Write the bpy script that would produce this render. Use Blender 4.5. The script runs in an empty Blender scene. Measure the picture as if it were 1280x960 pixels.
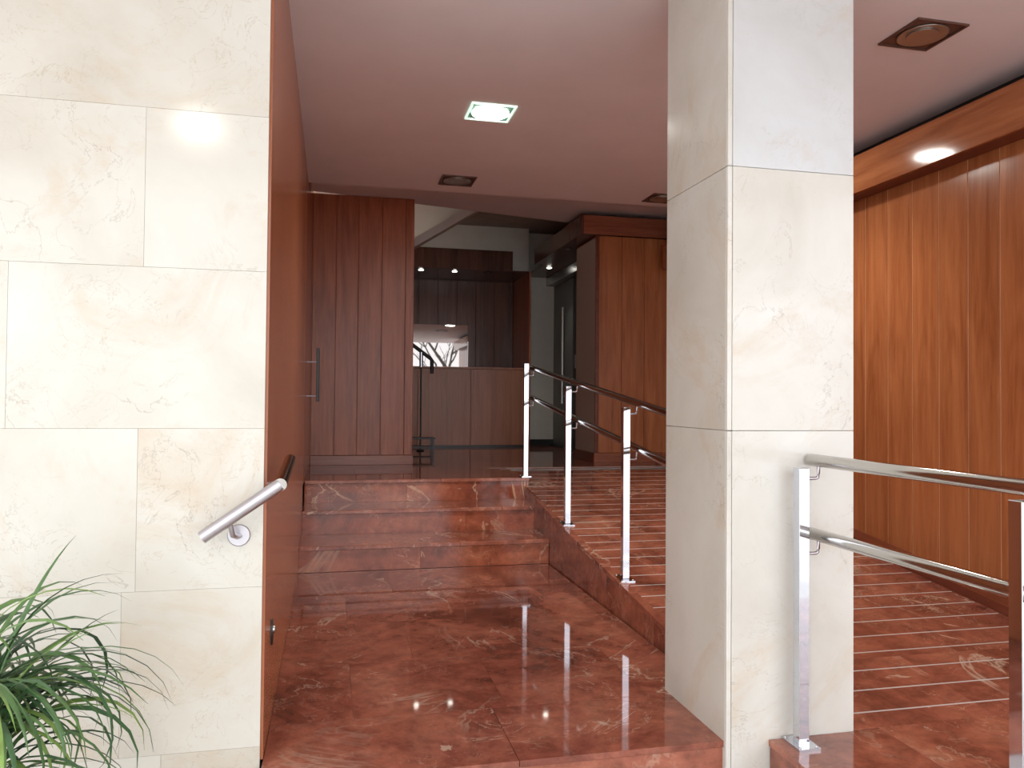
import bpy, bmesh, math, random
from mathutils import Vector, Matrix
C = bpy.context.scene.collection
S = bpy.context.scene
PI = math.pi

# ---------------------------------------------------------------- camera
cam_d = bpy.data.cameras.new('camera'); cam = bpy.data.objects.new('camera', cam_d); C.objects.link(cam)
cam_d.sensor_width = 36.0; cam_d.sensor_fit = 'HORIZONTAL'; cam_d.lens = 974.96 / 1280 * 36.0
cam_d.clip_start = 0.02; cam_d.clip_end = 500
rt = Vector((0.97452002, -0.22413908, 0.0085095)); up = Vector((-0.01274591, -0.01746071, 0.99976631)); fw = Vector((0.22393812, 0.97440074, 0.01987267))
cam.matrix_world = Matrix(((rt.x, up.x, -fw.x, 0), (rt.y, up.y, -fw.y, 0), (rt.z, up.z, -fw.z, 1.2), (0, 0, 0, 1)))
S.camera = cam

# ---------------------------------------------------------------- sky and exposure
W = bpy.data.worlds.new('world'); S.world = W; W.use_nodes = True
bg = W.node_tree.nodes['Background']; bg.inputs['Color'].default_value = (0.93, 0.965, 1.0, 1); bg.inputs['Strength'].default_value = 2.9
S.view_settings.view_transform = 'Standard'; S.view_settings.look = 'None'
S.view_settings.gamma = 1; S.view_settings.use_curve_mapping = False
S.view_settings.exposure = 0.28
LAMP_W = 75.0      # watts of each lit ceiling lamp
SPOT_W = 12.0       # watts of each little downlight at the back

# ---------------------------------------------------------------- materials
def new_mat(name):
    m = bpy.data.materials.new(name); m.use_nodes = True
    nt = m.node_tree; b = nt.nodes['Principled BSDF']
    return m, nt, b
def N(nt, typ, **kw):
    n = nt.nodes.new(typ)
    for k, v in kw.items():
        if k in ('operation', 'data_type', 'blend_type', 'noise_dimensions', 'feature', 'wave_type', 'bands_direction', 'interpolation_type'): setattr(n, k, v)
        else:
            n.inputs[k.replace('_', ' ')].default_value = v
    return n
def coords(nt, scale=(1, 1, 1), rnd=20.0):
    tc = N(nt, 'ShaderNodeTexCoord'); oi = N(nt, 'ShaderNodeObjectInfo')
    mul = N(nt, 'ShaderNodeVectorMath', operation='SCALE'); mul.inputs[0].default_value = (1, 1.7, 2.3)
    m2 = N(nt, 'ShaderNodeMath', operation='MULTIPLY'); m2.inputs[1].default_value = rnd
    nt.links.new(oi.outputs['Random'], m2.inputs[0]); nt.links.new(m2.outputs[0], mul.inputs['Scale'])
    sc = N(nt, 'ShaderNodeVectorMath', operation='MULTIPLY'); sc.inputs[1].default_value = scale
    add = N(nt, 'ShaderNodeVectorMath', operation='ADD')
    nt.links.new(tc.outputs['Object'], sc.inputs[0]); nt.links.new(sc.outputs[0], add.inputs[0]); nt.links.new(mul.outputs[0], add.inputs[1])
    return add.outputs[0], oi.outputs['Random']
def noise(nt, vec, scale, detail=4, rough=.55, dist=0.0):
    n = N(nt, 'ShaderNodeTexNoise'); nt.links.new(vec, n.inputs['Vector'])
    n.inputs['Scale'].default_value = scale; n.inputs['Detail'].default_value = detail
    n.inputs['Roughness'].default_value = rough; n.inputs['Distortion'].default_value = dist
    return n.outputs['Fac']
def ramp(nt, fac, stops):
    r = nt.nodes.new('ShaderNodeValToRGB'); nt.links.new(fac, r.inputs['Fac'])
    e = r.color_ramp.elements
    while len(e) < len(stops): e.new(0.5)
    for i, (p, c) in enumerate(stops):
        e[i].position = p; e[i].color = (c, c, c, 1) if isinstance(c, (int, float)) else (*c, 1)
    return r.outputs['Color']
def mix(nt, fac, a, b, typ='MIX'):
    m = nt.nodes.new('ShaderNodeMix'); m.data_type = 'RGBA'; m.blend_type = typ
    for inp, v in ((m.inputs[0], fac), (m.inputs[6], a), (m.inputs[7], b)):
        if isinstance(v, (int, float)): inp.default_value = v
        elif isinstance(v, tuple): inp.default_value = (*v, 1)
        else: nt.links.new(v, inp)
    return m.outputs[2]
def math_(nt, op, a, b=None, clamp=False):
    m = nt.nodes.new('ShaderNodeMath'); m.operation = op; m.use_clamp = clamp
    for i, v in enumerate((a, b)):
        if v is None: continue
        if isinstance(v, (int, float)): m.inputs[i].default_value = v
        else: nt.links.new(v, m.inputs[i])
    return m.outputs[0]
def vein(nt, vec, scale, width, detail=3, dist=1.2, mask_scale=1.3, lo=.5, hi=.62):
    n = noise(nt, vec, scale, detail, .6, dist)
    d = math_(nt, 'ABSOLUTE', math_(nt, 'SUBTRACT', n, .5))
    line = math_(nt, 'SUBTRACT', 1.0, math_(nt, 'DIVIDE', d, width), clamp=True)
    mk = ramp(nt, noise(nt, vec, mask_scale, 2), [(lo, 0), (hi, 1)])
    return math_(nt, 'MULTIPLY', line, mk)
def bump(nt, b, h, strength, dist=.002):
    n = nt.nodes.new('ShaderNodeBump'); n.inputs['Strength'].default_value = strength; n.inputs['Distance'].default_value = dist
    nt.links.new(h, n.inputs['Height']); nt.links.new(n.outputs[0], b.inputs['Normal'])

def red_marble(name, tint=(1, 1, 1), rough=.045, rnd=20.0):
    m, nt, b = new_mat(name)
    v, r = coords(nt, (1, 1, 1), rnd)
    big = noise(nt, v, 1.7, 9, .66, .8)
    col = ramp(nt, big, [(.30, (.13, .040, .026)), (.44, (.245, .074, .046)), (.56, (.34, .115, .070)), (.72, (.44, .185, .115))])
    sm = ramp(nt, noise(nt, v, 11, 8, .7, .4), [(.3, .62), (.7, 1.28)])
    col = mix(nt, 1.0, col, sm, 'MULTIPLY')
    v1 = vein(nt, v, 1.1, .012, 6, 1.0, 1.1, .47, .60)
    v2 = vein(nt, v, 3.4, .010, 5, 1.5, 2.3, .50, .62)
    v3 = vein(nt, v, 8.0, .012, 4, 1.0, 3.1, .52, .64)
    patch = ramp(nt, noise(nt, v, 3.1, 7, .62, 1.4), [(.685, 0), (.70, .85)])
    col = mix(nt, math_(nt, 'MULTIPLY', v3, .45), col, (.52, .30, .22))
    col = mix(nt, math_(nt, 'MULTIPLY', v2, .6), col, (.56, .37, .27))
    col = mix(nt, math_(nt, 'MULTIPLY', v1, .85), col, (.55, .40, .30))
    col = mix(nt, patch, col, (.50, .34, .25))
    col = mix(nt, 1.0, col, tint, 'MULTIPLY')
    nt.links.new(col, b.inputs['Base Color'])
    b.inputs['Roughness'].default_value = rough; b.inputs['IOR'].default_value = 1.55
    bump(nt, b, noise(nt, v, 2.2, 2), .05, .01)
    return m
def cream_marble(name, tint=(1, 1, 1)):
    m, nt, b = new_mat(name)
    v, r = coords(nt)
    base = ramp(nt, noise(nt, v, 1.8, 6, .6, .5), [(.3, (.50, .465, .40)), (.5, (.56, .53, .465)), (.7, (.60, .58, .525))])
    stain = ramp(nt, noise(nt, v, 1.4, 7, .7, 1.6), [(.54, 0), (.70, .5)])
    col = mix(nt, stain, base, (.50, .37, .24))
    v1 = vein(nt, v, 2.6, .006, 6, 1.2, 1.6, .48, .60)
    v2 = vein(nt, v, 6.5, .008, 5, 1.6, 2.2, .50, .62)
    col = mix(nt, math_(nt, 'MULTIPLY', v2, .42), col, (.36, .28, .19))
    col = mix(nt, math_(nt, 'MULTIPLY', v1, .5), col, (.28, .23, .18))
    flecks = ramp(nt, noise(nt, v, 24, 3, .5, .5), [(.76, 0), (.80, .4)])
    col = mix(nt, flecks, col, (.40, .38, .36))
    col = mix(nt, 1.0, col, tint, 'MULTIPLY')
    nt.links.new(col, b.inputs['Base Color'])
    b.inputs['Roughness'].default_value = .14; b.inputs['IOR'].default_value = 1.5
    bump(nt, b, noise(nt, v, 3, 3), .04, .01)
    return m
def wood(name, dark, light, grain='z', rough=.2, rnd=20.0, figure=False, fine=1.0):
    m, nt, b = new_mat(name)
    sc = {'z': (1, 1, .07), 'x': (.07, 1, 1), 'y': (1, .07, 1)}[grain]
    v, r = coords(nt, sc, rnd)
    f1 = noise(nt, v, 9, 5, .6, 1.1)
    f2 = noise(nt, v, 46, 4, .6, .3)
    f3 = noise(nt, v, 120, 2, .5)
    f = math_(nt, 'ADD', math_(nt, 'ADD', math_(nt, 'MULTIPLY', f1, .62), .19 * (1 - fine)), math_(nt, 'ADD', math_(nt, 'MULTIPLY', f2, .30 * fine), math_(nt, 'MULTIPLY', f3, .08 * fine)))
    if figure:                                   # arched figure in the middle of each board
        tc = N(nt, 'ShaderNodeTexCoord'); sp = N(nt, 'ShaderNodeSeparateXYZ'); nt.links.new(tc.outputs['Object'], sp.inputs[0])
        y2 = math_(nt, 'MULTIPLY', math_(nt, 'POWER', math_(nt, 'ABSOLUTE', sp.outputs[1]), 2.0), 42)
        h = math_(nt, 'ADD', math_(nt, 'ADD', sp.outputs[2], y2), math_(nt, 'MULTIPLY', f1, .35))
        arch = math_(nt, 'SINE', math_(nt, 'MULTIPLY', h, 24))
        zf = math_(nt, 'SUBTRACT', 1, math_(nt, 'DIVIDE', math_(nt, 'ABSOLUTE', math_(nt, 'SUBTRACT', sp.outputs[2], 1.55)), .42), clamp=True)
        yf = math_(nt, 'SUBTRACT', 1, math_(nt, 'MULTIPLY', math_(nt, 'ABSOLUTE', sp.outputs[1]), 10), clamp=True)
        f = math_(nt, 'ADD', f, math_(nt, 'MULTIPLY', arch, math_(nt, 'MULTIPLY', math_(nt, 'MULTIPLY', zf, yf), .045)))
    mid = tuple((a + c) / 2 for a, c in zip(dark, light))
    col = ramp(nt, f, [(.36, dark), (.48, mid), (.62, light)])
    shade = math_(nt, 'ADD', math_(nt, 'MULTIPLY', r, .16), .92)
    hs = nt.nodes.new('ShaderNodeHueSaturation'); nt.links.new(col, hs.inputs['Color']); nt.links.new(shade, hs.inputs['Value'])
    nt.links.new(hs.outputs[0], b.inputs['Base Color'])
    b.inputs['Roughness'].default_value = rough; b.inputs['IOR'].default_value = 1.45
    if fine > .5: bump(nt, b, f2, .02, .001)
    return m
def plain(name, col, rough=.5, metal=0.0, var=0.0, nscale=6):
    m, nt, b = new_mat(name)
    b.inputs['Roughness'].default_value = rough; b.inputs['Metallic'].default_value = metal
    v, r = coords(nt)
    lo = tuple(max(0, c * (1 - var)) for c in col); hi = tuple(min(1, c * (1 + var)) for c in col)
    nt.links.new(ramp(nt, noise(nt, v, nscale, 4), [(.35, lo), (.65, hi)]), b.inputs['Base Color'])
    return m
def emit(name, col, strength):
    m, nt, b = new_mat(name)
    b.inputs['Base Color'].default_value = (.9, .9, .9, 1)
    b.inputs['Emission Color'].default_value = (*col, 1); b.inputs['Emission Strength'].default_value = strength
    return m
RED = red_marble('red_marble')
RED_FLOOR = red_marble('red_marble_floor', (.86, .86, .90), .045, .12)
RED_RISER_LIT = red_marble('red_marble_riser_lit', (1.28, 1.15, 1.0), .09)  # brighter marble copy, the daylight on the risers put into its tint
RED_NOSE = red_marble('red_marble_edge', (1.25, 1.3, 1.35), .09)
CREAM = cream_marble('cream_marble')
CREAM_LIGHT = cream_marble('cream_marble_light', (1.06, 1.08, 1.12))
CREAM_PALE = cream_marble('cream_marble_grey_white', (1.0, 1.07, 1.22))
WOOD = wood('cherry_wood', (.29, .086, .030), (.48, .165, .062), 'z', .22)
WOOD_FIG = wood('cherry_wood_figured', (.30, .090, .030), (.47, .165, .062), 'z', .22, 20.0, True)
WOOD_WALL = wood('cherry_wood_hall', (.31, .098, .043), (.42, .150, .070), 'z', .20, 20.0, False, .2)
WOOD_BLOCK = wood('cherry_wood_dark', (.23, .060, .026), (.44, .135, .060), 'z', .30)
WOOD_H = wood('cherry_wood_across', (.30, .095, .036), (.50, .185, .075), 'y', .13)
WOOD_HX = wood('cherry_wood_along', (.22, .065, .035), (.36, .12, .065), 'x', .25)
WOOD_BASE = wood('baseboard_wood', (.10, .022, .012), (.18, .045, .024), 'y', .3)
WOOD_GROOVE_LIT = plain('groove_lit_wood', (.78, .42, .22), .45, 0, .15)  # pale tone puts the light caught by the panel grooves into the colour
WOOD_BACK = wood('walnut_wood', (.07, .030, .020), (.16, .066, .044), 'z', .25)
WOOD_DESK = wood('desk_wood', (.33, .125, .065), (.46, .19, .105), 'z', .30)
GROUT = plain('grey_joint', (.50, .46, .40), .8, 0, .1)
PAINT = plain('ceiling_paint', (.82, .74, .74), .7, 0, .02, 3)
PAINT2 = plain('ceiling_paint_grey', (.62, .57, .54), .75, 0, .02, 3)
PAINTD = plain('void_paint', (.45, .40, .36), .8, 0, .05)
WHITE = plain('wall_paint', (.70, .69, .62), .7, 0, .03)
CHROME = plain('chrome', (.66, .68, .74), .05, 1.0, .01)
STEEL = plain('brushed_steel', (.52, .50, .53), .36, 1.0, .04)
RAILM = plain('polished_steel_tube', (.50, .48, .45), .14, 1.0, .03)
BLACK = plain('black_metal', (.012, .012, .012), .35)
BLACKH = plain('black_void', (.006, .006, .007), .6)
GREYD = plain('lift_door_grey', (.16, .17, .16), .35, .3, .05)
SILVER = plain('silver_metal', (.60, .61, .60), .3, 1.0, .02)
BEIGE = plain('beige_panel', (.50, .41, .34), .6, 0, .05, 60)
BRONZE = plain('bronze_lamp_plate', (.13, .065, .05), .45, .3, .1)
REFLECTOR = plain('lamp_reflector', (.42, .38, .35), .3, .8, .05)
STREET = plain('pavement', (.58, .56, .54), .8, 0, .1, 3)
LAMPON = emit('lamp_glow', (1.0, 1.0, .93), 70)
SPOTON = emit('spot_glow', (1.0, .95, .85), 14)
LAMPFRAME_LIT = emit('lamp_frame_lit', (.62, 1.0, .80), .8)  # emission stands in for the lamp's light on its frame
LAMPPLATE = plain('lamp_plate_lit', (.16, .34, .26), .4, 0, .1)  # the lamp's greenish light is put into the plate colour
POT = plain('terracotta_pot', (.30, .12, .07), .7, 0, .1)
SOIL = plain('soil', (.03, .02, .015), .95, 0, .3, 30)
def mirror_mat():
    m, nt, b = new_mat('tinted_mirror')
    b.inputs['Base Color'].default_value = (.30, .275, .265, 1); b.inputs['Metallic'].default_value = 1; b.inputs['Roughness'].default_value = .015
    return m
MIRROR = mirror_mat()
def leaf_mat():
    m, nt, b = new_mat('leaf_green')
    v, r = coords(nt, (1, 1, 1), 9)
    a = ramp(nt, r, [(0, (.020, .055, .022)), (.4, (.045, .11, .040)), (.75, (.10, .19, .055)), (1, (.17, .27, .06))])
    n = ramp(nt, noise(nt, v, 16, 3), [(.3, .75), (.7, 1.2)])
    nt.links.new(mix(nt, 1.0, a, n, 'MULTIPLY'), b.inputs['Base Color'])
    b.inputs['Roughness'].default_value = .42
    return m
LEAF = leaf_mat()

# ---------------------------------------------------------------- mesh helpers
def add_box(bm, x0, x1, y0, y1, z0, z1, bev=0.0):
    vs = [bm.verts.new((x, y, z)) for z in (z0, z1) for y in (y0, y1) for x in (x0, x1)]
    fs = [bm.faces.new([vs[i] for i in q]) for q in ((0, 2, 3, 1), (4, 5, 7, 6), (0, 1, 5, 4), (2, 6, 7, 3), (0, 4, 6, 2), (1, 3, 7, 5))]
    if bev > 0:
        es = list({e for f in fs for e in f.edges})
        bmesh.ops.bevel(bm, geom=es, offset=bev, segments=1, affect='EDGES', profile=.5)
def add_hull(bm, quad_a, quad_b):
    """Closed prism between two polygons with the same number of corners."""
    a = [bm.verts.new(p) for p in quad_a]; b = [bm.verts.new(p) for p in quad_b]; n = len(a)
    bm.faces.new(a[::-1]); bm.faces.new(b)
    for i in range(n): bm.faces.new((a[i], a[(i + 1) % n], b[(i + 1) % n], b[i]))
def add_tube(bm, pts, r, seg=16, caps=True):
    pts = [Vector(p) for p in pts]; rings = []
    for i, p in enumerate(pts):
        t = (pts[min(i + 1, len(pts) - 1)] - pts[max(i - 1, 0)]).normalized()
        ref = Vector((0, 0, 1)) if abs(t.z) < .95 else Vector((1, 0, 0))
        u = t.cross(ref).normalized(); w = u.cross(t)
        rr = r[i] if isinstance(r, (list, tuple)) else r
        rings.append([bm.verts.new(p + (u * math.cos(a) + w * math.sin(a)) * rr) for a in [2 * PI * k / seg for k in range(seg)]])
    for a, b in zip(rings, rings[1:]):
        for k in range(seg): bm.faces.new((a[k], a[(k + 1) % seg], b[(k + 1) % seg], b[k])).smooth = True
    if caps:
        bm.faces.new([bm.verts.new(v.co) for v in rings[0][::-1]]); bm.faces.new([bm.verts.new(v.co) for v in rings[-1]])
def add_lathe(bm, prof, c, seg=28, axis='z'):
    rings = []
    for r, h in prof:
        ring = []
        for k in range(seg):
            a = 2 * PI * k / seg; p = (r * math.cos(a), r * math.sin(a), h)
            if axis == 'y': p = (p[0], -p[2], p[1])
            if axis == 'x': p = (p[2], p[0], p[1])
            ring.append(bm.verts.new((c[0] + p[0], c[1] + p[1], c[2] + p[2])))
        rings.append(ring)
    for a, b in zip(rings, rings[1:]):
        for k in range(seg): bm.faces.new((a[k], a[(k + 1) % seg], b[(k + 1) % seg], b[k])).smooth = True
    bm.faces.new([bm.verts.new(v.co) for v in rings[0][::-1]]); bm.faces.new([bm.verts.new(v.co) for v in rings[-1]])
def obj(name, bm, m, parent=None):
    bmesh.ops.recalc_face_normals(bm, faces=bm.faces)
    me = bpy.data.meshes.new(name); bm.to_mesh(me); bm.free(); me.materials.append(m)
    o = bpy.data.objects.new(name, me); C.objects.link(o)
    if parent is not None:
        o.parent = parent; o.matrix_parent_inverse = Matrix.Identity(4)
        w = Vector((0, 0, 0)); q = parent
        while q is not None: w += q.location; q = q.parent
        o.location = -w
    return o
def box(name, m, parent, *a, bev=0.0):
    bm = bmesh.new(); add_box(bm, *a, bev=bev); return obj(name, bm, m, parent)
def tube(name, m, parent, pts, r, seg=16):
    bm = bmesh.new(); add_tube(bm, pts, r, seg); return obj(name, bm, m, parent)
def thing(name, label, cat, loc=(0, 0, 0), group=None):
    o = bpy.data.objects.new(name, None); C.objects.link(o); o.location = loc; o.empty_display_size = .1
    o['label'] = label; o['category'] = cat
    if group: o['group'] = group
    return o
def tag(o, label, cat, group=None):
    o['label'] = label; o['category'] = cat
    if group: o['group'] = group
    return o
def struct(o, label=None):
    o['kind'] = 'structure'
    if label: o['label'] = label
    return o
def arc(p0, p1, p2, n=5):
    p0, p1, p2 = Vector(p0), Vector(p1), Vector(p2)
    return [(1 - t) ** 2 * p0 + 2 * t * (1 - t) * p1 + t * t * p2 for t in [i / n for i in range(n + 1)]]

# ---------------------------------------------------------------- key dimensions
XL = -.21          # face of the left hall wall
XW = 3.56          # face of the right wall panels
YP = 2.545         # front edge of the lower floor
YF = 2.52          # front of the pillar
SL = .12           # slope of the ramp
Y0, Y1 = 2.53, 7.03
UP = .54
def rz(y): return SL * (min(max(y, Y0), Y1) - Y0)

# ---------------------------------------------------------------- street and floors
street = struct(box('floor_pavement', STREET, None, -14, 14, -16, 14, -.47, -.17), 'grey pavement outside the entrance')
random.seed(4)
floor = box('floor_lower', GROUT, None, XL, 1.545, YP + .015, 5.53, -.165, -.008)
struct(floor, 'polished red marble floor of the entrance between left wood wall and ramp')
# front riser and nosing slabs, then rows of floor slabs
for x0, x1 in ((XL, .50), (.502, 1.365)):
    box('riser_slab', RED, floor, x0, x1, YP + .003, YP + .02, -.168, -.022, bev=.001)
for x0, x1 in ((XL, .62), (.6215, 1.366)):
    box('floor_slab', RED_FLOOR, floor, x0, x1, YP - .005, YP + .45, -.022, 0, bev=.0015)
for j, (y0, y1) in enumerate(((YP + .4515, 3.62), (3.6215, 4.26), (4.2615, 4.90), (4.9015, 5.529))):
    xs = [XL, .38, .97, 1.55] if j % 2 else [XL, .09, .68, 1.27, 1.55]
    for x0, x1 in zip(xs, xs[1:]):
        if j == 0 and x1 > 1.5: pass
        box('floor_slab', RED_FLOOR, floor, x0 + .0003, x1 - .0003, y0, y1, -.022, 0, bev=.0003)

# upper floor
uf = box('floor_upper', GROUT, None, XL, 1.62, 6.46, 12.2, .0, .517)
struct(uf, 'dark reflecting red marble floor of the upper lobby')
y = 6.80
j = 0
while y < 11.6:
    y2 = min(y + .6, 11.7)
    xs = [XL, .48, 1.05, 1.6345] if j % 2 else [XL, .2, .78, 1.36, 1.6345]
    for x0, x1 in zip(xs, xs[1:]): box('floor_slab', RED, uf, x0 + .0007, x1 - .0007, y + .0007, y2 - .0007, .515, UP, bev=.0006)
    xs = [1.6345, 2.24, 2.85, 3.46] if j % 2 else [1.6345, 1.95, 2.55, 3.15, 3.46]
    if y >= 6.9:
        for x0, x1 in zip(xs, xs[1:]): box('floor_slab', RED, uf, x0 + .0007, x1 - .0007, max(y, Y1) + .0007, y2 - .0007, .515, UP, bev=.0006)
    y += .6; j += 1
box('floor_slab', RED, uf, 3.461, 4.3, 8.5, 11.7, .515, UP)

# ---------------------------------------------------------------- three steps
steps = thing('marble_steps', 'flight of three red marble steps between the left wood wall and the ramp', 'steps', (.7, 5.53, 0))
for i, (yy, xr) in enumerate(((5.53, 1.562), (5.985, 1.592), (6.43, 1.635))):
    z0, z1 = .18 * i, .18 * (i + 1)
    ynext = (5.985, 6.43, 6.80)[i]
    cut = (.62, 1.02, .60)[i]
    for x0, x1 in ((XL, cut), (cut + .0012, xr - .003)):
        box('riser', RED_RISER_LIT, steps, x0, x1, yy + .008, ynext - .002 if i == 2 else ynext + .006, z0 + (.001 if i == 0 else 0), z1 - .0285, bev=.0006)
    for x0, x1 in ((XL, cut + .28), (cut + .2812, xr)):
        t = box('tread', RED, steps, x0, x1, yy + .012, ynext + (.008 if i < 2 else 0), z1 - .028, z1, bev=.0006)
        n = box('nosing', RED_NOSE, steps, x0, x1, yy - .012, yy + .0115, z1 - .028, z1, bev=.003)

# ---------------------------------------------------------------- ramp
rampo = thing('marble_ramp', 'long red marble ramp with inlaid metal anti-slip strips beside the steps', 'ramp', (2.5, 4.8, 0))
def slope_prism(name, m, x0, x1, ya, yb, top, bottom, parent, flat=None):
    bm = bmesh.new()
    f = (lambda yy: rz(yy) + top)
    g = (lambda yy: (rz(yy) + bottom) if flat is None else flat)
    add_hull(bm, [(x0, ya, g(ya)), (x0, yb, g(yb)), (x0, yb, f(yb)), (x0, ya, f(ya))],
             [(x1, ya, g(ya)), (x1, yb, g(yb)), (x1, yb, f(yb)), (x1, ya, f(ya))])
    return obj(name, bm, m, parent)
yy = Y0; k = 0
yn = [Y0, 3.05, 3.70, 4.36, 5.02, 5.68, 6.35, Y1]
for yy, y2 in zip(yn, yn[1:]):                        # surface slabs, each sloped
    xs = [1.603, 2.21, 2.81, 3.41] if k % 2 else [1.603, 2.5, 3.41]
    if k == 0: xs[0] = 1.876
    for x0, x1 in zip(xs, xs[1:]):
        slope_prism('ramp_slab', RED, x0, x1 - .0012, yy, y2 - .0012, 0, -.024, rampo)
    k += 1
slope_prism('ramp_core', GROUT, 1.60, 3.41, 3.05, Y1, -.025, 0, rampo, -.1)
# side wall slabs with a sloped marble edging on top
sy = [3.045, 3.62, 4.30, 4.98, 5.50]
for a, b_ in zip(sy, sy[1:]):
    slope_prism('side_slab', RED, 1.560, 1.582, a + .001, b_ - .001, -.005, 0, rampo, -.05)
slope_prism('side_slab', RED, 1.5625, 1.582, 5.501, 5.98, -.005, 0, rampo, -.05)
slope_prism('side_slab', RED, 1.5925, 1.600, 5.99, 6.42, -.005, 0, rampo, -.05)
ey = [3.045, 3.93, 4.86, 5.52]
for a, b_ in zip(ey, ey[1:]):
    slope_prism('edging', RED, 1.556, 1.602, a + .0008, b_ - .0008, .004, -.02, rampo)
slope_prism('edging', RED, 1.566, 1.602, 5.522, 5.97, .004, -.02, rampo)
# inlaid metal strips
me_strip = None
for i in range(31):
    ys = 2.633 + .157 * i
    x0 = 1.876 if ys < 3.06 else (1.603 if ys < 7.1 else (1.54 if ys < 7.3 else 1.47))
    bm = bmesh.new()
    a = .0036; f = lambda q: (UP if q > Y1 else rz(q))
    add_hull(bm, [(x0, ys - a, f(ys - a) - .004), (x0, ys + a, f(ys + a) - .004), (x0, ys + a, f(ys + a) + .0008), (x0, ys - a, f(ys - a) + .0008)],
             [(3.40, ys - a, f(ys - a) - .004), (3.40, ys + a, f(ys + a) - .004), (3.40, ys + a, f(ys + a) + .0008), (3.40, ys - a, f(ys - a) + .0008)])
    obj('metal_strip', bm, STEEL if False else bpy.data.materials.get('strip') or plain('strip', (.56, .52, .50), .5, .3, .05), rampo)

# landing at the foot of the ramp, in front of the pillar
land = box('floor_landing', GROUT, None, 1.545, 4.6, .62, 2.50, -.165, -.023)
struct(land, 'red marble landing at the foot of the ramp to the right of the pillar')
for j, (y0, y1) in enumerate(((.60, 1.26), (1.2615, 1.90), (1.9015, 2.529))):
    xs = [1.525, 2.3, 3.0, 3.8, 4.6] if j % 2 else [1.525, 1.98, 2.70, 3.41, 4.1, 4.6]
    for x0, x1 in zip(xs, xs[1:]):
        x1b = x1
        box('floor_slab', RED, land, x0 + .0007, x1b - .0007, y0 + .0007, (y1 if x0 >= 1.88 or j < 2 else 2.518) - .0007, -.022, 0, bev=.0006)
for y0, y1 in ((.61, 1.5), (1.502, 2.514)):
    box('side_slab', RED, land, 1.528, 1.5445, y0, y1, -.168, -.023, bev=.0006)
box('front_slab', RED, land, 1.545, 4.6, .605, .6195, -.168, -.023)

# ---------------------------------------------------------------- marble front wall (left)
wf = box('wall_front', GROUT, None, -4.0, XL - .035, 2.722, 3.1, -.17, 2.95)
struct(wf, 'cream marble clad facade wall on the left')
zs = [-.17, .055, .577, 1.097, 1.6165, 2.133, 2.66, 2.95]
offs = [-.52, -.645, -.605, -.985, -.597, -1.08, -.6]
for r in range(len(zs) - 1):
    xr = XL - .008; edges = [xr]
    x = offs[r]
    while x > -4.0: edges.append(x); x -= .83
    edges.append(-4.0)
    for a, b_ in zip(edges, edges[1:]):
        box('marble_slab', CREAM if r != 2 or a < -.7 else CREAM, wf, b_ + .0003, a - .0003, 2.70, 2.7215, zs[r] + .0003, zs[r + 1] - .0003, bev=.0004)

# ---------------------------------------------------------------- left hall wall with concealed door
wl = box('wall_left', WOOD_WALL, None, XL - .04, XL - .012, 2.7235, 12.0, -.16, 3.9)
struct(wl, 'glossy reddish wood panelling along the left side of the hall')
ye = [2.7, 3.62, 4.66, 5.70, 6.10]
for a, b_ in zip(ye, ye[1:]):
    zb = .001 if b_ < 5.6 else .001
    box('wood_panel', WOOD_WALL, wl, XL - .0115, XL, max(a, 2.7225) + .0006, min(b_, 5.515) - .0006 if b_ > 5.6 and a < 5.5 else b_ - .0006, .002 if a < 5.5 else .37, 2.948) if a < 5.6 else None
box('wood_panel', WOOD_WALL, wl, XL - .0115, XL - .0005, 5.52, 6.05, .0, 2.948)
box('wood_panel', WOOD_WALL, wl, XL - .0115, XL - .0005, 6.93, 8.93, UP, 3.215)
door = box('door_1', WOOD_WALL, None, XL - .0115, XL + .001, 6.055, 6.925, UP + .006, 2.93, bev=.0015)
struct(door, 'flush wood door in the left hall wall with a tall dark pull handle')
bm = bmesh.new(); add_box(bm, XL + .075, XL + .10, 6.70, 6.735, 1.17, 1.615, bev=.003)
hd = obj('door_handle', bm, BLACK, door)
for z in (1.215, 1.50):
    tube('handle_bracket', STEEL, hd, [(XL + .001, 6.717, z), (XL + .076, 6.717, z)], .006, 10)
# keyhole cover low on the left wall
lk = thing('lock_cover', 'small dark oval lock cover low on the left wood wall', 'lock', (XL, 3.02, .335))
bm = bmesh.new()
ring = [(XL + .0005, 3.02 + .026 * math.cos(a), .335 + .05 * math.sin(a)) for a in [2 * PI * k / 20 for k in range(20)]]
add_hull(bm, ring, [(XL + .007, 3.02 + (p[1] - 3.02) * .88, .335 + (p[2] - .335) * .93) for p in ring])
obj('plate', bm, BLACK, lk)
bm = bmesh.new(); add_lathe(bm, [(.013, 0), (.013, .006), (.009, .008)], (XL + .007, 3.02, .345), 16, 'x'); obj('cylinder', bm, SILVER, lk)
bm = bmesh.new(); add_box(bm, XL + .015, XL + .0165, 3.0185, 3.0215, .337, .353); obj('keyhole', bm, BLACKH, lk)

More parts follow.
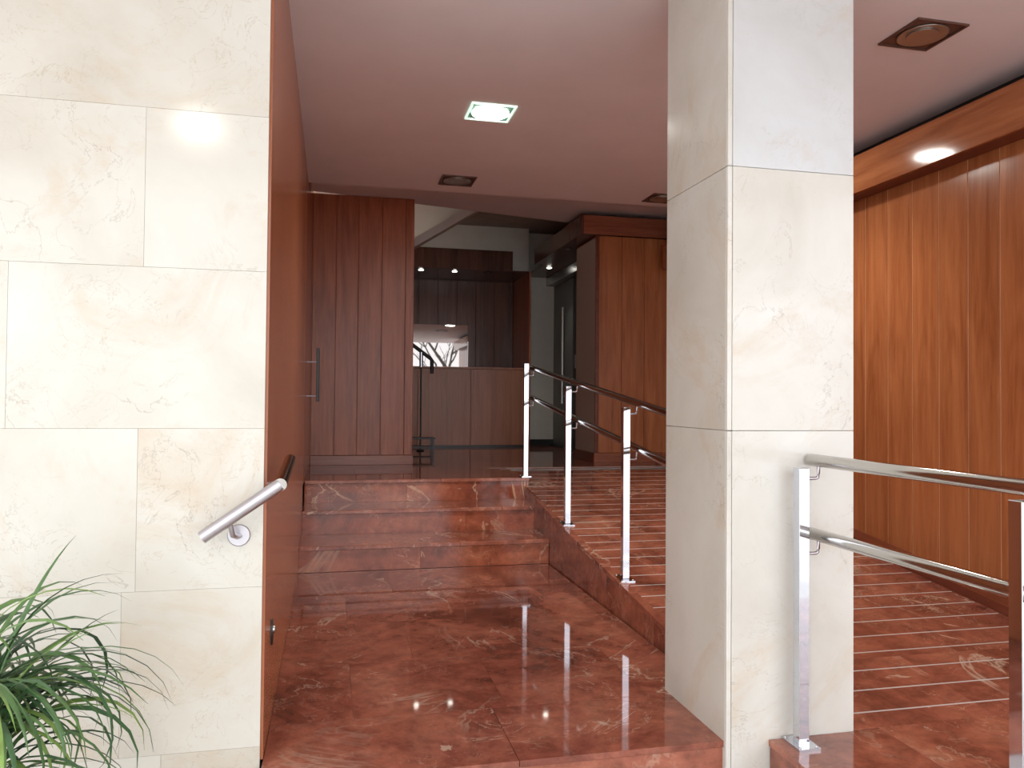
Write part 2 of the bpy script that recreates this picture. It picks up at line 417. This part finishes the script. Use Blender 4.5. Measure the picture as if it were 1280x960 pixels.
# ---------------------------------------------------------------- pillar
pil = thing('marble_pillar', 'square cream marble clad pillar between the steps and the landing', 'pillar', (1.62, 2.78, -.17))
PX0, PX1, PY1 = 1.362, 1.872, 3.04
box('core', GROUT, pil, PX0 + .021, PX1 - .021, YF + .021, PY1 - .021, -.17, 2.948)
pz = [-.17, 1.096, 2.04, 2.948]
for a, b_ in zip(pz, pz[1:]):
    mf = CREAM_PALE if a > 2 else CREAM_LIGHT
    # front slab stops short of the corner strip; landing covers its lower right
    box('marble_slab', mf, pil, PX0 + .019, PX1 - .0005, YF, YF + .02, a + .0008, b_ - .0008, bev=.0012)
    box('marble_slab', CREAM, pil, PX0, PX0 + .02, YF + .015, PY1, a + .0008, b_ - .0008, bev=.0012)
    box('marble_slab', CREAM, pil, PX1 - .02, PX1, YF + .021, PY1, a + .0008, b_ - .0008, bev=.0012)
    box('marble_slab', CREAM, pil, PX0 + .021, PX1 - .021, PY1 - .02, PY1, a + .0008, b_ - .0008, bev=.0012)
    bm = bmesh.new(); add_box(bm, PX0 - .0005, PX0 + .0178, YF - .001, YF + .014, a + .0008, b_ - .0008, bev=.003)
    obj('corner_strip', bm, CREAM_LIGHT, pil)

# ---------------------------------------------------------------- right wall of vertical wood panels
wr = box('wall_right', WOOD_GROOVE_LIT, None, XW + .0032, XW + .25, .6, 7.9, -.17, 2.95)
struct(wr, 'right wall of vertical orange cherry wood panels')
yj = 3.559 - 13 * .2222
for i in range(34):
    a, b_ = yj + .2222 * i, yj + .2222 * (i + 1)
    if a > 7.85: break
    b_ = min(b_, 7.88)
    c_ = (a + b_) / 2
    bm = bmesh.new(); add_box(bm, 0, .003, a + .0026 - c_, b_ - .0026 - c_, max(rz(a), 0) + .01, 2.86, bev=.0012)
    obj('wood_panel', bm, WOOD_FIG, wr).location = (XW, c_, 0)
box('painted_gap_shade', BLACK, wr, XW - .004, XW + .003, .62, 7.84, 2.861, 2.9495)  # black strip painted in for the shade above the pelmet
bb = bmesh.new(); HB = .05
for ya, yb, za, zb in ((.62, Y0, 0, 0), (Y0, Y1, 0, .54), (Y1, 7.88, .54, .54)):
    add_hull(bb, [(3.411, ya, za), (3.411, yb, zb), (3.411, yb, zb + HB), (3.411, ya, za + HB)],
             [(XW - .001, ya, za), (XW - .001, yb, zb), (XW - .001, yb, zb + HB), (XW - .001, ya, za + HB)])
struct(obj('baseboard_right', bb, WOOD_BASE), 'dark red-brown baseboard rising with the ramp along the right wall')
# long pelmet box on the right wall
pel = thing('wood_pelmet', 'long orange wood pelmet box under the ceiling along the right wall', 'pelmet', (3.30, 4, 2.54))
for a, b_ in ((.62, 3.0), (3.0012, 5.4), (5.4012, 7.70)):
    box('front_board', WOOD_H, pel, 3.40, 3.42, a, b_, 2.605, 2.855, bev=.0015)
box('end_cap', WOOD_BACK, pel, 3.401, 3.554, 7.7005, 7.712, 2.606, 2.854)
box('end_board', WOOD_BASE, pel, 3.4205, XW - .005, 7.682, 7.70, 2.628, 2.853)
box('bottom_board', WOOD_BASE, pel, 3.4205, XW - .005, .62, 7.70, 2.607, 2.627)

# ---------------------------------------------------------------- ceilings
def poly_slab(name, m, pts, z0, z1, parent=None):
    bm = bmesh.new(); add_hull(bm, [(x, y, z0) for x, y in pts], [(x, y, z1) for x, y in pts]); return obj(name, bm, m, parent)
ceil = struct(box('ceiling', PAINT, None, -4.0, 4.2, -1.25, 6.52, 2.95, 3.35), 'smooth pinkish-white ceiling of the entrance')
c2 = poly_slab('ceiling_rear', PAINT, [(XL, 6.52), (XW + .4, 6.52), (XW + .4, 8.80), (XL, 7.83)], 3.22, 3.27)
struct(c2, 'lower grey band of ceiling behind the entrance ceiling with a slanted rear edge')
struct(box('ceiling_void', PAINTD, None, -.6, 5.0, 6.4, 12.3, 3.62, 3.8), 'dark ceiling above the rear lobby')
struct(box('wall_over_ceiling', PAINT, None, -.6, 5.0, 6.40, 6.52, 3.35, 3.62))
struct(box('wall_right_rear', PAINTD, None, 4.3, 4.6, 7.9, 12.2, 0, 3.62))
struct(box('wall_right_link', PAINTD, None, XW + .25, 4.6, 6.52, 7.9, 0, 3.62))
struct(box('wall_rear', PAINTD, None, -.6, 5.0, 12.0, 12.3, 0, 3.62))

# ---------------------------------------------------------------- left wood block (closet) at the top of the steps
blk = thing('wood_closet_block', 'tall dark wood clad block standing at the left above the steps', 'wood partition', (.29, 7.88, UP))
box('core', WOOD_BLOCK, blk, XL - .0002, .77, 7.892, 8.9, UP, 3.217)
for x0, x1 in ((XL + .003, .018), (.018, .235), (.235, .466), (.466, .700)):
    bm = bmesh.new(); add_box(bm, x0 + .002, x1 - .002, 7.880, 7.8915, UP + .095, 3.215, bev=.003); obj('wood_panel', bm, WOOD_BLOCK, blk)
box('edge_board', WOOD_BLOCK, blk, .702, .785, 7.874, 7.8915, UP + .095, 3.215, bev=.003)
box('side_board', WOOD_BLOCK, blk, .771, .785, 7.8925, 9.0, UP + .095, 3.215, bev=.002)
box('skirting', WOOD_HX, blk, XL + .003, .793, 7.865, 7.8915, UP, UP + .093, bev=.002)

# ---------------------------------------------------------------- right wood block with pelmet
rb = thing('wood_lift_surround', 'orange wood clad block beside the lift at the head of the ramp', 'wood partition', (3.0, 7.95, UP))
box('core', WOOD_BLOCK, rb, 2.735, 3.69, 7.912, 8.57, UP, 2.962)
for x0, x1 in ((2.762, 3.02), (3.02, 3.28), (3.28, 3.555)):
    bm = bmesh.new(); add_box(bm, x0 + .0015, x1 - .0015, 7.90, 7.9115, UP + .10, 2.962, bev=.002); obj('wood_panel', bm, WOOD, rb)
box('edge_board', WOOD_BASE, rb, 2.722, 2.760, 7.893, 7.9115, UP + .10, 2.962, bev=.002)
box('side_panel', BEIGE, rb, 2.722, 2.7345, 7.914, 8.57, UP + .10, 2.94, bev=.001)
box('skirting', WOOD_HX, rb, 2.712, 3.41, 7.885, 7.9115, UP, UP + .098, bev=.002)
box('side_skirting', WOOD_BASE, rb, 2.712, 2.7345, 7.9125, 8.57, UP, UP + .098, bev=.002)
box('dispenser_box', WOOD_BACK, rb, 3.44, 3.50, 7.80, 7.898, 2.68, 2.955) if False else None
pf = thing('lift_pelmet', 'dark wood pelmet box wrapped over the block beside the lift', 'pelmet', (3.0, 7.85, 2.965))
box('front_board', WOOD_HX, pf, 2.57, 3.56, 7.85, 7.87, 2.965, 3.165, bev=.002)
box('side_board', WOOD_BACK, pf, 2.55, 2.569, 7.85, 9.85, 2.965, 3.165, bev=.002)
box('bottom_board', WOOD_BACK, pf, 2.5695, 4.2, 7.871, 9.85, 2.968, 2.985)
box('bottom_board', WOOD_BACK, pf, 2.68, 4.2, 9.851, 10.89, 2.968, 2.985)
box('rear_board', WOOD_BACK, pf, 2.57, 2.69, 9.852, 9.87, 2.968, 3.165)

# ---------------------------------------------------------------- rear lobby walls
ww = box('wall_back_white', WHITE, None, 2.675, 3.13, 10.90, 11.0, UP, 3.61)
struct(ww, 'pale grey-green painted wall beside the lift')
struct(box('wall_back_upper', WHITE, None, XL, 2.67, 10.63, 10.72, 3.0, 3.61), 'pale wall above the wood canopy')
struct(box('baseboard_back', BLACK, None, 2.68, 3.12, 10.875, 10.899, UP, UP + .09), 'black baseboard of the pale rear wall')
nb = box('wall_niche', WOOD_BACK, None, XL, 2.67, 11.53, 11.7, UP, 2.99)
struct(nb, 'dark walnut wood wall at the back behind the counter')
x = XL
while x < 2.6:
    x2 = min(x + .286, 2.65); bm = bmesh.new(); add_box(bm, x + .0015, x2 - .0015, 11.51, 11.5295, UP, 2.96, bev=.003); obj('wood_panel', bm, WOOD_BACK, nb); x += .286
ns = box('wall_niche_side', WOOD_BLOCK, None, 2.652, 2.674, 10.50, 11.53, UP, 2.98)
struct(ns, 'red-brown wood side of the rear niche')
can = thing('wood_canopy', 'dark wood canopy with downlights over the reception counter', 'canopy', (1.1, 10.5, 2.97))
for x0, x1 in ((XL + .01, .8), (.801, 1.6), (1.601, 2.41)):
    box('front_board', WOOD_BACK, can, x0, x1, 10.50, 10.52, 2.972, 3.25, bev=.002)
box('end_board', WOOD_BACK, can, 2.39, 2.4098, 10.5205, 10.628, 2.99, 3.25)
box('bottom_board', WOOD_BACK, can, XL + .01, 2.65, 10.521, 11.505, 2.972, 2.988)
# mirror behind the counter
mr = thing('wall_mirror', 'tinted mirror panel behind the counter reflecting the bright street', 'mirror', (1.3, 11.5, 1.7))
box('glass', MIRROR, mr, .62, 1.955, 11.500, 11.5085, 1.60, 2.30)
box('edge_trim', SILVER, mr, 1.9555, 1.966, 11.499, 11.5085, 1.60, 2.06)
# reception counter
ct = thing('reception_counter', 'long brown wood reception counter across the back of the lobby', 'counter', (1.2, 10.6, UP))
for x0, x1 in ((XL + .02, .40), (.40, 1.12), (1.12, 1.845), (1.845, 2.60)):
    bm = bmesh.new(); add_box(bm, x0 + .002, x1 - .002, 10.55, 10.572, UP + .03, 1.61, bev=.002); obj('front_panel', bm, WOOD_DESK, ct)
box('top_board', WOOD_DESK, ct, XL + .02, 2.61, 10.545, 11.0, 1.612, 1.64, bev=.002)
box('plinth', BLACK, ct, XL + .03, 2.59, 10.565, 10.60, UP, UP + .029)
box('end_panel', WOOD_DESK, ct, 2.578, 2.60, 10.573, 10.98, UP + .03, 1.611)
# stair beam and pale wall seen through the opening
sw = poly_slab('wall_stairwell', PAINT, [(XL, 9.3), (1.9, 9.3), (1.9, 9.38), (XL, 9.38)], 3.02, 3.61)
sw.data.name = 'wall_stairwell'
bpy.data.objects.remove(sw)
bm = bmesh.new()
add_hull(bm, [(.3, 9.25, 2.68), (1.75, 9.25, 3.61), (.3, 9.25, 3.61)], [(.3, 9.30, 2.68), (1.75, 9.30, 3.61), (.3, 9.30, 3.61)])
struct(obj('wall_stairwell', bm, WHITE), 'pale triangle of stairwell wall above the slanted beam')
sb = bmesh.new()
add_hull(sb, [(.3, 9.0, 2.57), (1.93, 9.0, 3.61), (1.76, 9.0, 3.61), (.3, 9.0, 2.67)], [(.3, 9.24, 2.57), (1.93, 9.24, 3.61), (1.76, 9.24, 3.61), (.3, 9.24, 2.67)])
struct(obj('trim_1', sb, PAINT2), 'slanted grey stair beam at the back')

# lift: grey door leaf, black opening, silver header, bar handle
lf = thing('lift_door', 'dark grey lift door with a long silver bar handle', 'door', (3.13, 10.5, UP))
box('leaf', GREYD, lf, 3.12, 3.15, 9.97, 10.898, UP, 2.84, bev=.002)
tube('handle', SILVER, lf, [(3.075, 10.30, 1.15), (3.075, 10.30, 2.48)], .022, 12)
for z in (1.25, 2.38): tube('handle_bracket', SILVER, lf, [(3.075, 10.30, z), (3.12, 10.30, z)], .008, 8)
box('header', SILVER, lf, 3.00, 3.15, 8.60, 10.89, 2.845, 2.965, bev=.003)
box('opening_shade', BLACKH, lf, 3.16, 3.18, 8.58, 9.97, UP, 2.84, bev=.002)  # black sheet stands in for the shade inside the lift opening
box('frame_plate', BLACK, lf, 3.13, 3.165, 9.80, 9.965, UP, 2.84, bev=.002)
box('call_plate', SILVER, lf, 3.125, 3.1295, 9.85, 9.90, 1.62, 1.80)
box('floor_track', BLACK, lf, 3.05, 3.119, 8.6, 10.87, UP, UP + .006)

# stair banister and low stand in front of the counter
bn = thing('stair_banister', 'black banister rail with a bent end beside the dark wood block', 'railing', (1.15, 9.9, UP))
tube('handrail', BLACK, bn, [(.3, 9.9, 2.40), (1.0, 9.9, 1.865), (1.205, 9.9, 1.715), (1.225, 9.9, 1.69), (1.229, 9.9, 1.52)], .024, 12)
tube('post', BLACK, bn, [(1.09, 9.9, UP), (1.09, 9.9, 1.60)], .010, 10)
tube('post', CHROME, bn, [(1.09, 9.9, 1.60), (1.09, 9.9, 1.79)], .024, 10)['label'] = 'short chrome upper post'
bm = bmesh.new(); add_lathe(bm, [(.05, 0), (.05, .012), (.02, .02)], (1.09, 9.9, UP)); obj('base', bm, BLACK, bn)
st = thing('low_stand', 'low black metal stand on the floor beside the dark wood block', 'stand', (1.05, 9.75, UP))
box('top', BLACK, st, .86, 1.245, 9.62, 9.86, .70, .718, bev=.002)
for x0, y0 in ((.88, 9.63), (1.21, 9.63), (.88, 9.83), (1.21, 9.83)):
    box('leg', BLACK, st, x0, x0 + .02, y0, y0 + .02, UP, .6995)
box('shelf', BLACK, st, .90, 1.21, 9.65, 9.83, .60, .61)

# ---------------------------------------------------------------- railings
def railing(name, label, posts, rails, group=None):
    t = thing(name, label, 'railing', (1.615, posts[0][0], posts[0][1]))
    for (y, z) in posts:
        p = box('post', CHROME, t, 1.595, 1.635, y - .02, y + .02, z + .008, z + .968, bev=.0015)
        sl = SL if Y0 < y < Y1 - .2 and z < UP else 0
        bm = bmesh.new()
        add_hull(bm, [(1.572, y - .057, z - .057 * sl), (1.655, y - .057, z - .057 * sl), (1.655, y + .057, z + .057 * sl), (1.572, y + .057, z + .057 * sl)],
                 [(1.572, y - .057, z + .009 - .057 * sl), (1.655, y - .057, z + .009 - .057 * sl), (1.655, y + .057, z + .009 + .057 * sl), (1.572, y + .057, z + .009 + .057 * sl)])
        bp = obj('base_plate', bm, CHROME, t)
        for sx in (1.582, 1.645):
            for sy in (-.045, .045):
                bm = bmesh.new(); add_lathe(bm, [(.005, .007), (.005, .012), (.003, .013)], (sx, y + sy, z + sy * sl), 8); obj('bolt', bm, STEEL, bp)
        for h, rl in rails:
            zr = rl(y)
            tube('bracket', STEEL, t, [(1.634, y, zr - .062)] + arc((1.668, y, zr - .062), (1.683, y, zr - .062), (1.683, y, zr - .047), 4) + [(1.683, y, zr - .018)], .0058, 10)
    return t
top = lambda y: rz(y) + .99
low = lambda y: rz(y) + .728
r1 = railing('ramp_railing', 'chrome railing with two dark tubes climbing the ramp behind the pillar',
             [(3.16, rz(3.16)), (4.152, rz(4.152)), (5.265, rz(5.265)), (6.49, UP)],
             [('t', lambda y: rz(y) + .992 if y < 6.4 else 1.467), ('l', lambda y: rz(y) + .735 if y < 6.4 else 1.21)])
for z0 in (.992, .735):
    pts = [(1.683, 3.09, rz(3.09) + z0), (1.683, 4.5, rz(4.5) + z0), (1.683, 6.55, rz(6.55) + z0 - .001)]
    rr = tube('handrail', RAILM, r1, pts, .0215, 24)
r2 = railing('landing_railing', 'chrome railing with two level tubes on the landing in front of the pillar',
             [(2.458, 0), (1.555, 0)], [('t', lambda y: .992), ('l', lambda y: .728)])
for z0 in (.992, .728):
    bm = bmesh.new(); add_tube(bm, [(1.683, 2.512, z0), (1.683, 2.509, z0), (1.683, 2.505, z0), (1.683, 1.2, z0)], [.019, .0205, .0215, .0215], 24)
    obj('handrail', bm, RAILM, r2)

# wall handrail at the marble corner
wh = thing('wall_handrail', 'short slanted brushed steel handrail fixed on the left marble wall corner', 'handrail', (-.29, 2.62, .75))
bm = bmesh.new(); add_tube(bm, [(-.395, 2.62, .757), (-.159, 2.62, .921)], .0205, 24); obj('rail', bm, STEEL, wh)
bm = bmesh.new(); add_tube(bm, [(-.160, 2.612, .920), (-.158, 2.66, .925), (-.150, 2.98, .972)], .0205, 24); obj('rail', bm, RAILM, wh)['label'] = 'darker rail piece turning along the hall wall'
bm = bmesh.new(); add_lathe(bm, [(.036, 0), (.036, .004), (.033, .006)], (-.293, 2.6995, .748), 32, 'y'); obj('wall_flange', bm, STEEL, wh)
tube('bracket', STEEL, wh, [(-.290, 2.694, .747), (-.294, 2.665, .748), (-.305, 2.635, .758), (-.312, 2.623, .797)], .0085, 12)
tube('bracket', STEEL, wh, [(XL + .002, 2.90, .895)] + arc((XL + .04, 2.90, .895), (-.153, 2.90, .895), (-.153, 2.90, .915), 4) + [(-.153, 2.90, .945)], .006, 10)

# ---------------------------------------------------------------- ceiling lamps
def square_lamp(x, y, label, lit=False, tilt=0.0, frame=BRONZE, z=2.95):
    t = thing('ceiling_lamp', label, 'ceiling lamp', (x, y, z), 'square recessed ceiling lamps')
    h = .137
    fr = bmesh.new()
    for a in ((-h, h, -h, -h + .012), (-h, h, h - .012, h), (-h, -h + .012, -h + .012, h - .012), (h - .012, h, -h + .012, h - .012)):
        add_box(fr, x + a[0], x + a[1], y + a[2], y + a[3], z - .010, z, bev=.001)
    obj('frame', fr, frame, t)
    box('plate', BRONZE if not lit else LAMPPLATE, t, x - h + .0125, x + h - .0125, y - h + .0125, y + h - .0125, z - .003, z - .0005)
    bm = bmesh.new(); add_lathe(bm, [(.060, -.004), (.110, -.004), (.114, -.009), (.106, -.010), (.085, -.0055), (.060, -.0045)], (x, y, z), 32)
    obj('reflector', bm, REFLECTOR, t)
    bm = bmesh.new(); add_lathe(bm, [(.0, -.0106), (.112 if lit else .070, -.0106), (.112 if lit else .070, -.006), (0.0, -.0055)][1:3], (x, y, z), 32)
    b_ = obj('bulb', bm, LAMPON if lit else REFLECTOR, t)
    if lit:
        l = bpy.data.lights.new('lamp_light', 'SPOT'); l.energy = LAMP_W; l.spot_size = math.radians(130); l.spot_blend = .9; l.shadow_soft_size = .09
        l.color = (1.0, .96, .86)
        lo = bpy.data.objects.new('lamp_light', l); C.objects.link(lo); lo.parent = t; lo.location = (0, 0, -.03)
    return t
square_lamp(.915, 4.63, 'lit square ceiling lamp glowing white with greenish light painted on its frame', True, frame=LAMPFRAME_LIT)
square_lamp(.95, 6.15, 'unlit square ceiling lamp near the rear edge of the ceiling, above the steps')
square_lamp(2.755, 6.24, 'unlit square ceiling lamp half hidden behind the left edge of the pillar')
square_lamp(2.705, 3.14, 'unlit dark square ceiling lamp right of the pillar, the largest of the lamps')
square_lamp(2.70, 4.65, 'lit square ceiling lamp hidden behind the pillar', True)
square_lamp(-.86, .10, 'lit square ceiling lamp over the entrance, behind the camera', True)
def spot(x, y, z, label, lit=True):
    t = thing('downlight', label, 'downlight', (x, y, z), 'small round downlights at the back')
    bm = bmesh.new(); add_lathe(bm, [(.048, 0), (.048, -.005), (.036, -.006), (.034, -.002)], (x, y, z), 24); obj('ring', bm, SILVER if lit else BLACK, t)
    bm = bmesh.new(); add_lathe(bm, [(.033, -.001), (.033, -.009), (.020, -.012)], (x, y, z), 20); obj('bulb', bm, SPOTON if lit else GREYD, t)
    if lit:
        l = bpy.data.lights.new('spot_light', 'SPOT'); l.energy = SPOT_W; l.spot_size = math.radians(75); l.spot_blend = .7; l.shadow_soft_size = .03; l.color = (1, .93, .82)
        lo = bpy.data.objects.new('spot_light', l); C.objects.link(lo); lo.parent = t; lo.location = (0, 0, -.03)
spot(1.16, 10.68, 2.972, 'lit downlight in the canopy over the counter, next to the dark wood block')
spot(1.625, 10.68, 2.972, 'lit downlight in the middle of the canopy over the counter')
spot(2.10, 10.68, 2.972, 'unlit downlight at the right end of the canopy over the counter', False)
spot(2.80, 10.02, 2.968, 'lit downlight in the pelmet near the pale wall by the lift')
spot(2.66, 8.72, 2.968, 'unlit downlight in the pelmet near the beige side panel', False)

# ---------------------------------------------------------------- plant
PC = Vector((-.80, 2.06, .38))
pl = thing('potted_grass_plant', 'green plant with long arching grassy leaves in front of the left marble wall', 'plant', (PC.x, PC.y, -.17))
bm = bmesh.new(); add_lathe(bm, [(.13, 0), (.17, .23), (.185, .25), (.185, .28), (.165, .28), (.16, .24), (.0001, .24)], (PC.x, PC.y, -.17), 28); obj('pot', bm, POT, pl)
bm = bmesh.new(); add_lathe(bm, [(.158, .243), (.15, .25), (.01, .26)], (PC.x, PC.y, -.17), 20); obj('soil', bm, SOIL, pl)
random.seed(11)
def leaf(base, az, el, L, droop, w, twist=0):
    """A long blade: starts along (az, el) and is bent down by gravity."""
    n = 9; bm = bmesh.new(); p = Vector(base); e = el; ds = L / n; prev = None
    side = Vector((-math.sin(az), math.cos(az), 0))
    for i in range(n + 1):
        t = i / n
        ww = w * (0.55 + .45 * min(1, t * 4)) * (1 - max(0, (t - .45) / .55) ** 1.6) + .0004
        d = Vector((math.cos(az) * math.cos(e), math.sin(az) * math.cos(e), math.sin(e)))
        nrm = side.cross(d).normalized() if True else None
        s = (side * math.cos(twist * t) + nrm * math.sin(twist * t))
        row = [bm.verts.new(p + s * ww + nrm * ww * .35), bm.verts.new(p), bm.verts.new(p - s * ww + nrm * ww * .35)]
        if prev:
            for k in range(2): bm.faces.new((prev[k], prev[k + 1], row[k + 1], row[k])).smooth = True
        prev = row; p = p + d * ds; e -= droop / n * (1 + t)
        az += twist * .05
    for v in bm.verts:
        if v.co.y > 2.672: v.co.y = 2.672 - (v.co.y - 2.672) * .05
    return obj('leaf', bm, LEAF, pl)
stems = [(PC + Vector((random.uniform(-.07, .07), random.uniform(-.07, .07), 0)), random.uniform(.02, .22)) for _ in range(7)]
for s, h in stems:
    tube('stem', SOIL, pl, [(s.x, s.y, .06), (s.x, s.y, PC.z - .05 + h)], .011, 8)
for i in range(255):
    s, h = stems[i % 7]
    base = Vector((s.x, s.y, PC.z - .08 + h + random.uniform(-.1, .03)))
    az = random.uniform(0, 2 * PI); el = math.radians(random.choice((random.uniform(20, 55), random.uniform(45, 80))))
    leaf(base, az, el, random.uniform(.30, .56), math.radians(random.uniform(50, 135)), random.uniform(.0045, .0085), random.uniform(-1.0, 1.0))
# a few long blades that show singly against the marble
for az, el, L, dr, w, dz in ((-.15, 50, .50, 95, .006, .10), (.1, 40, .48, 80, .006, .12), (-.3, 25, .46, 110, .006, .02), (.25, 10, .44, 85, .005, -.02), (-.5, 20, .52, 60, .007, -.05),
                             (1.2, 62, .42, 30, .007, .15), (.9, 48, .40, 35, .007, .05), (-.1, 75, .40, 60, .006, .15)):
    leaf(PC + Vector((.04, 0, dz)), az, math.radians(el), L, math.radians(dr), w, .3)

# unseen lamp added to light the stairwell, hidden behind the dark wood block
sl_ = thing('added_stair_lamp', 'unseen round lamp added to light the stairwell behind the dark wood block', 'wall lamp', (XL, 8.98, 3.36))
bm = bmesh.new(); add_lathe(bm, [(.09, .0), (.09, .03), (.07, .055), (.01, .06)], (XL - .011, 8.98, 3.36), 24, 'x'); obj('globe', bm, emit('stair_glow', (1, .93, .85), 3), sl_)
l = bpy.data.lights.new('stair_light', 'POINT'); l.energy = 9; l.shadow_soft_size = .08; l.color = (1, .92, .84)
lo = bpy.data.objects.new('stair_light', l); C.objects.link(lo); lo.parent = sl_; lo.location = (.15, 0, 0)

# bare street tree across the road, seen only in the mirror and the polished surfaces
tree = bmesh.new(); random.seed(5)
def branch(p, d, L, r, depth):
    pts = [p]; q = p.copy(); dd = d.copy()
    for k in range(4):
        dd = (dd + Vector((random.uniform(-.15, .15), random.uniform(-.15, .15), random.uniform(-.02, .1)))).normalized(); q = q + dd * L / 4; pts.append(q.copy())
    add_tube(tree, pts, [r * (1 - .11 * k) for k in range(5)], 7)
    if depth:
        for k in range(3):
            a = random.uniform(0, 2 * PI); nd = (dd + Vector((math.cos(a), math.sin(a), random.uniform(-.1, .5))) * .75).normalized()
            branch(pts[random.choice((2, 3, 4))], nd, L * .66, r * .55, depth - 1)
branch(Vector((4.5, -10, -.17)), Vector((0, 0, 1)), 2.7, .13, 4)
tag(obj('street_tree', tree, plain('bark', (.10, .08, .065), .9, 0, .2, 12)), 'bare tree standing on the pavement across the street', 'tree')
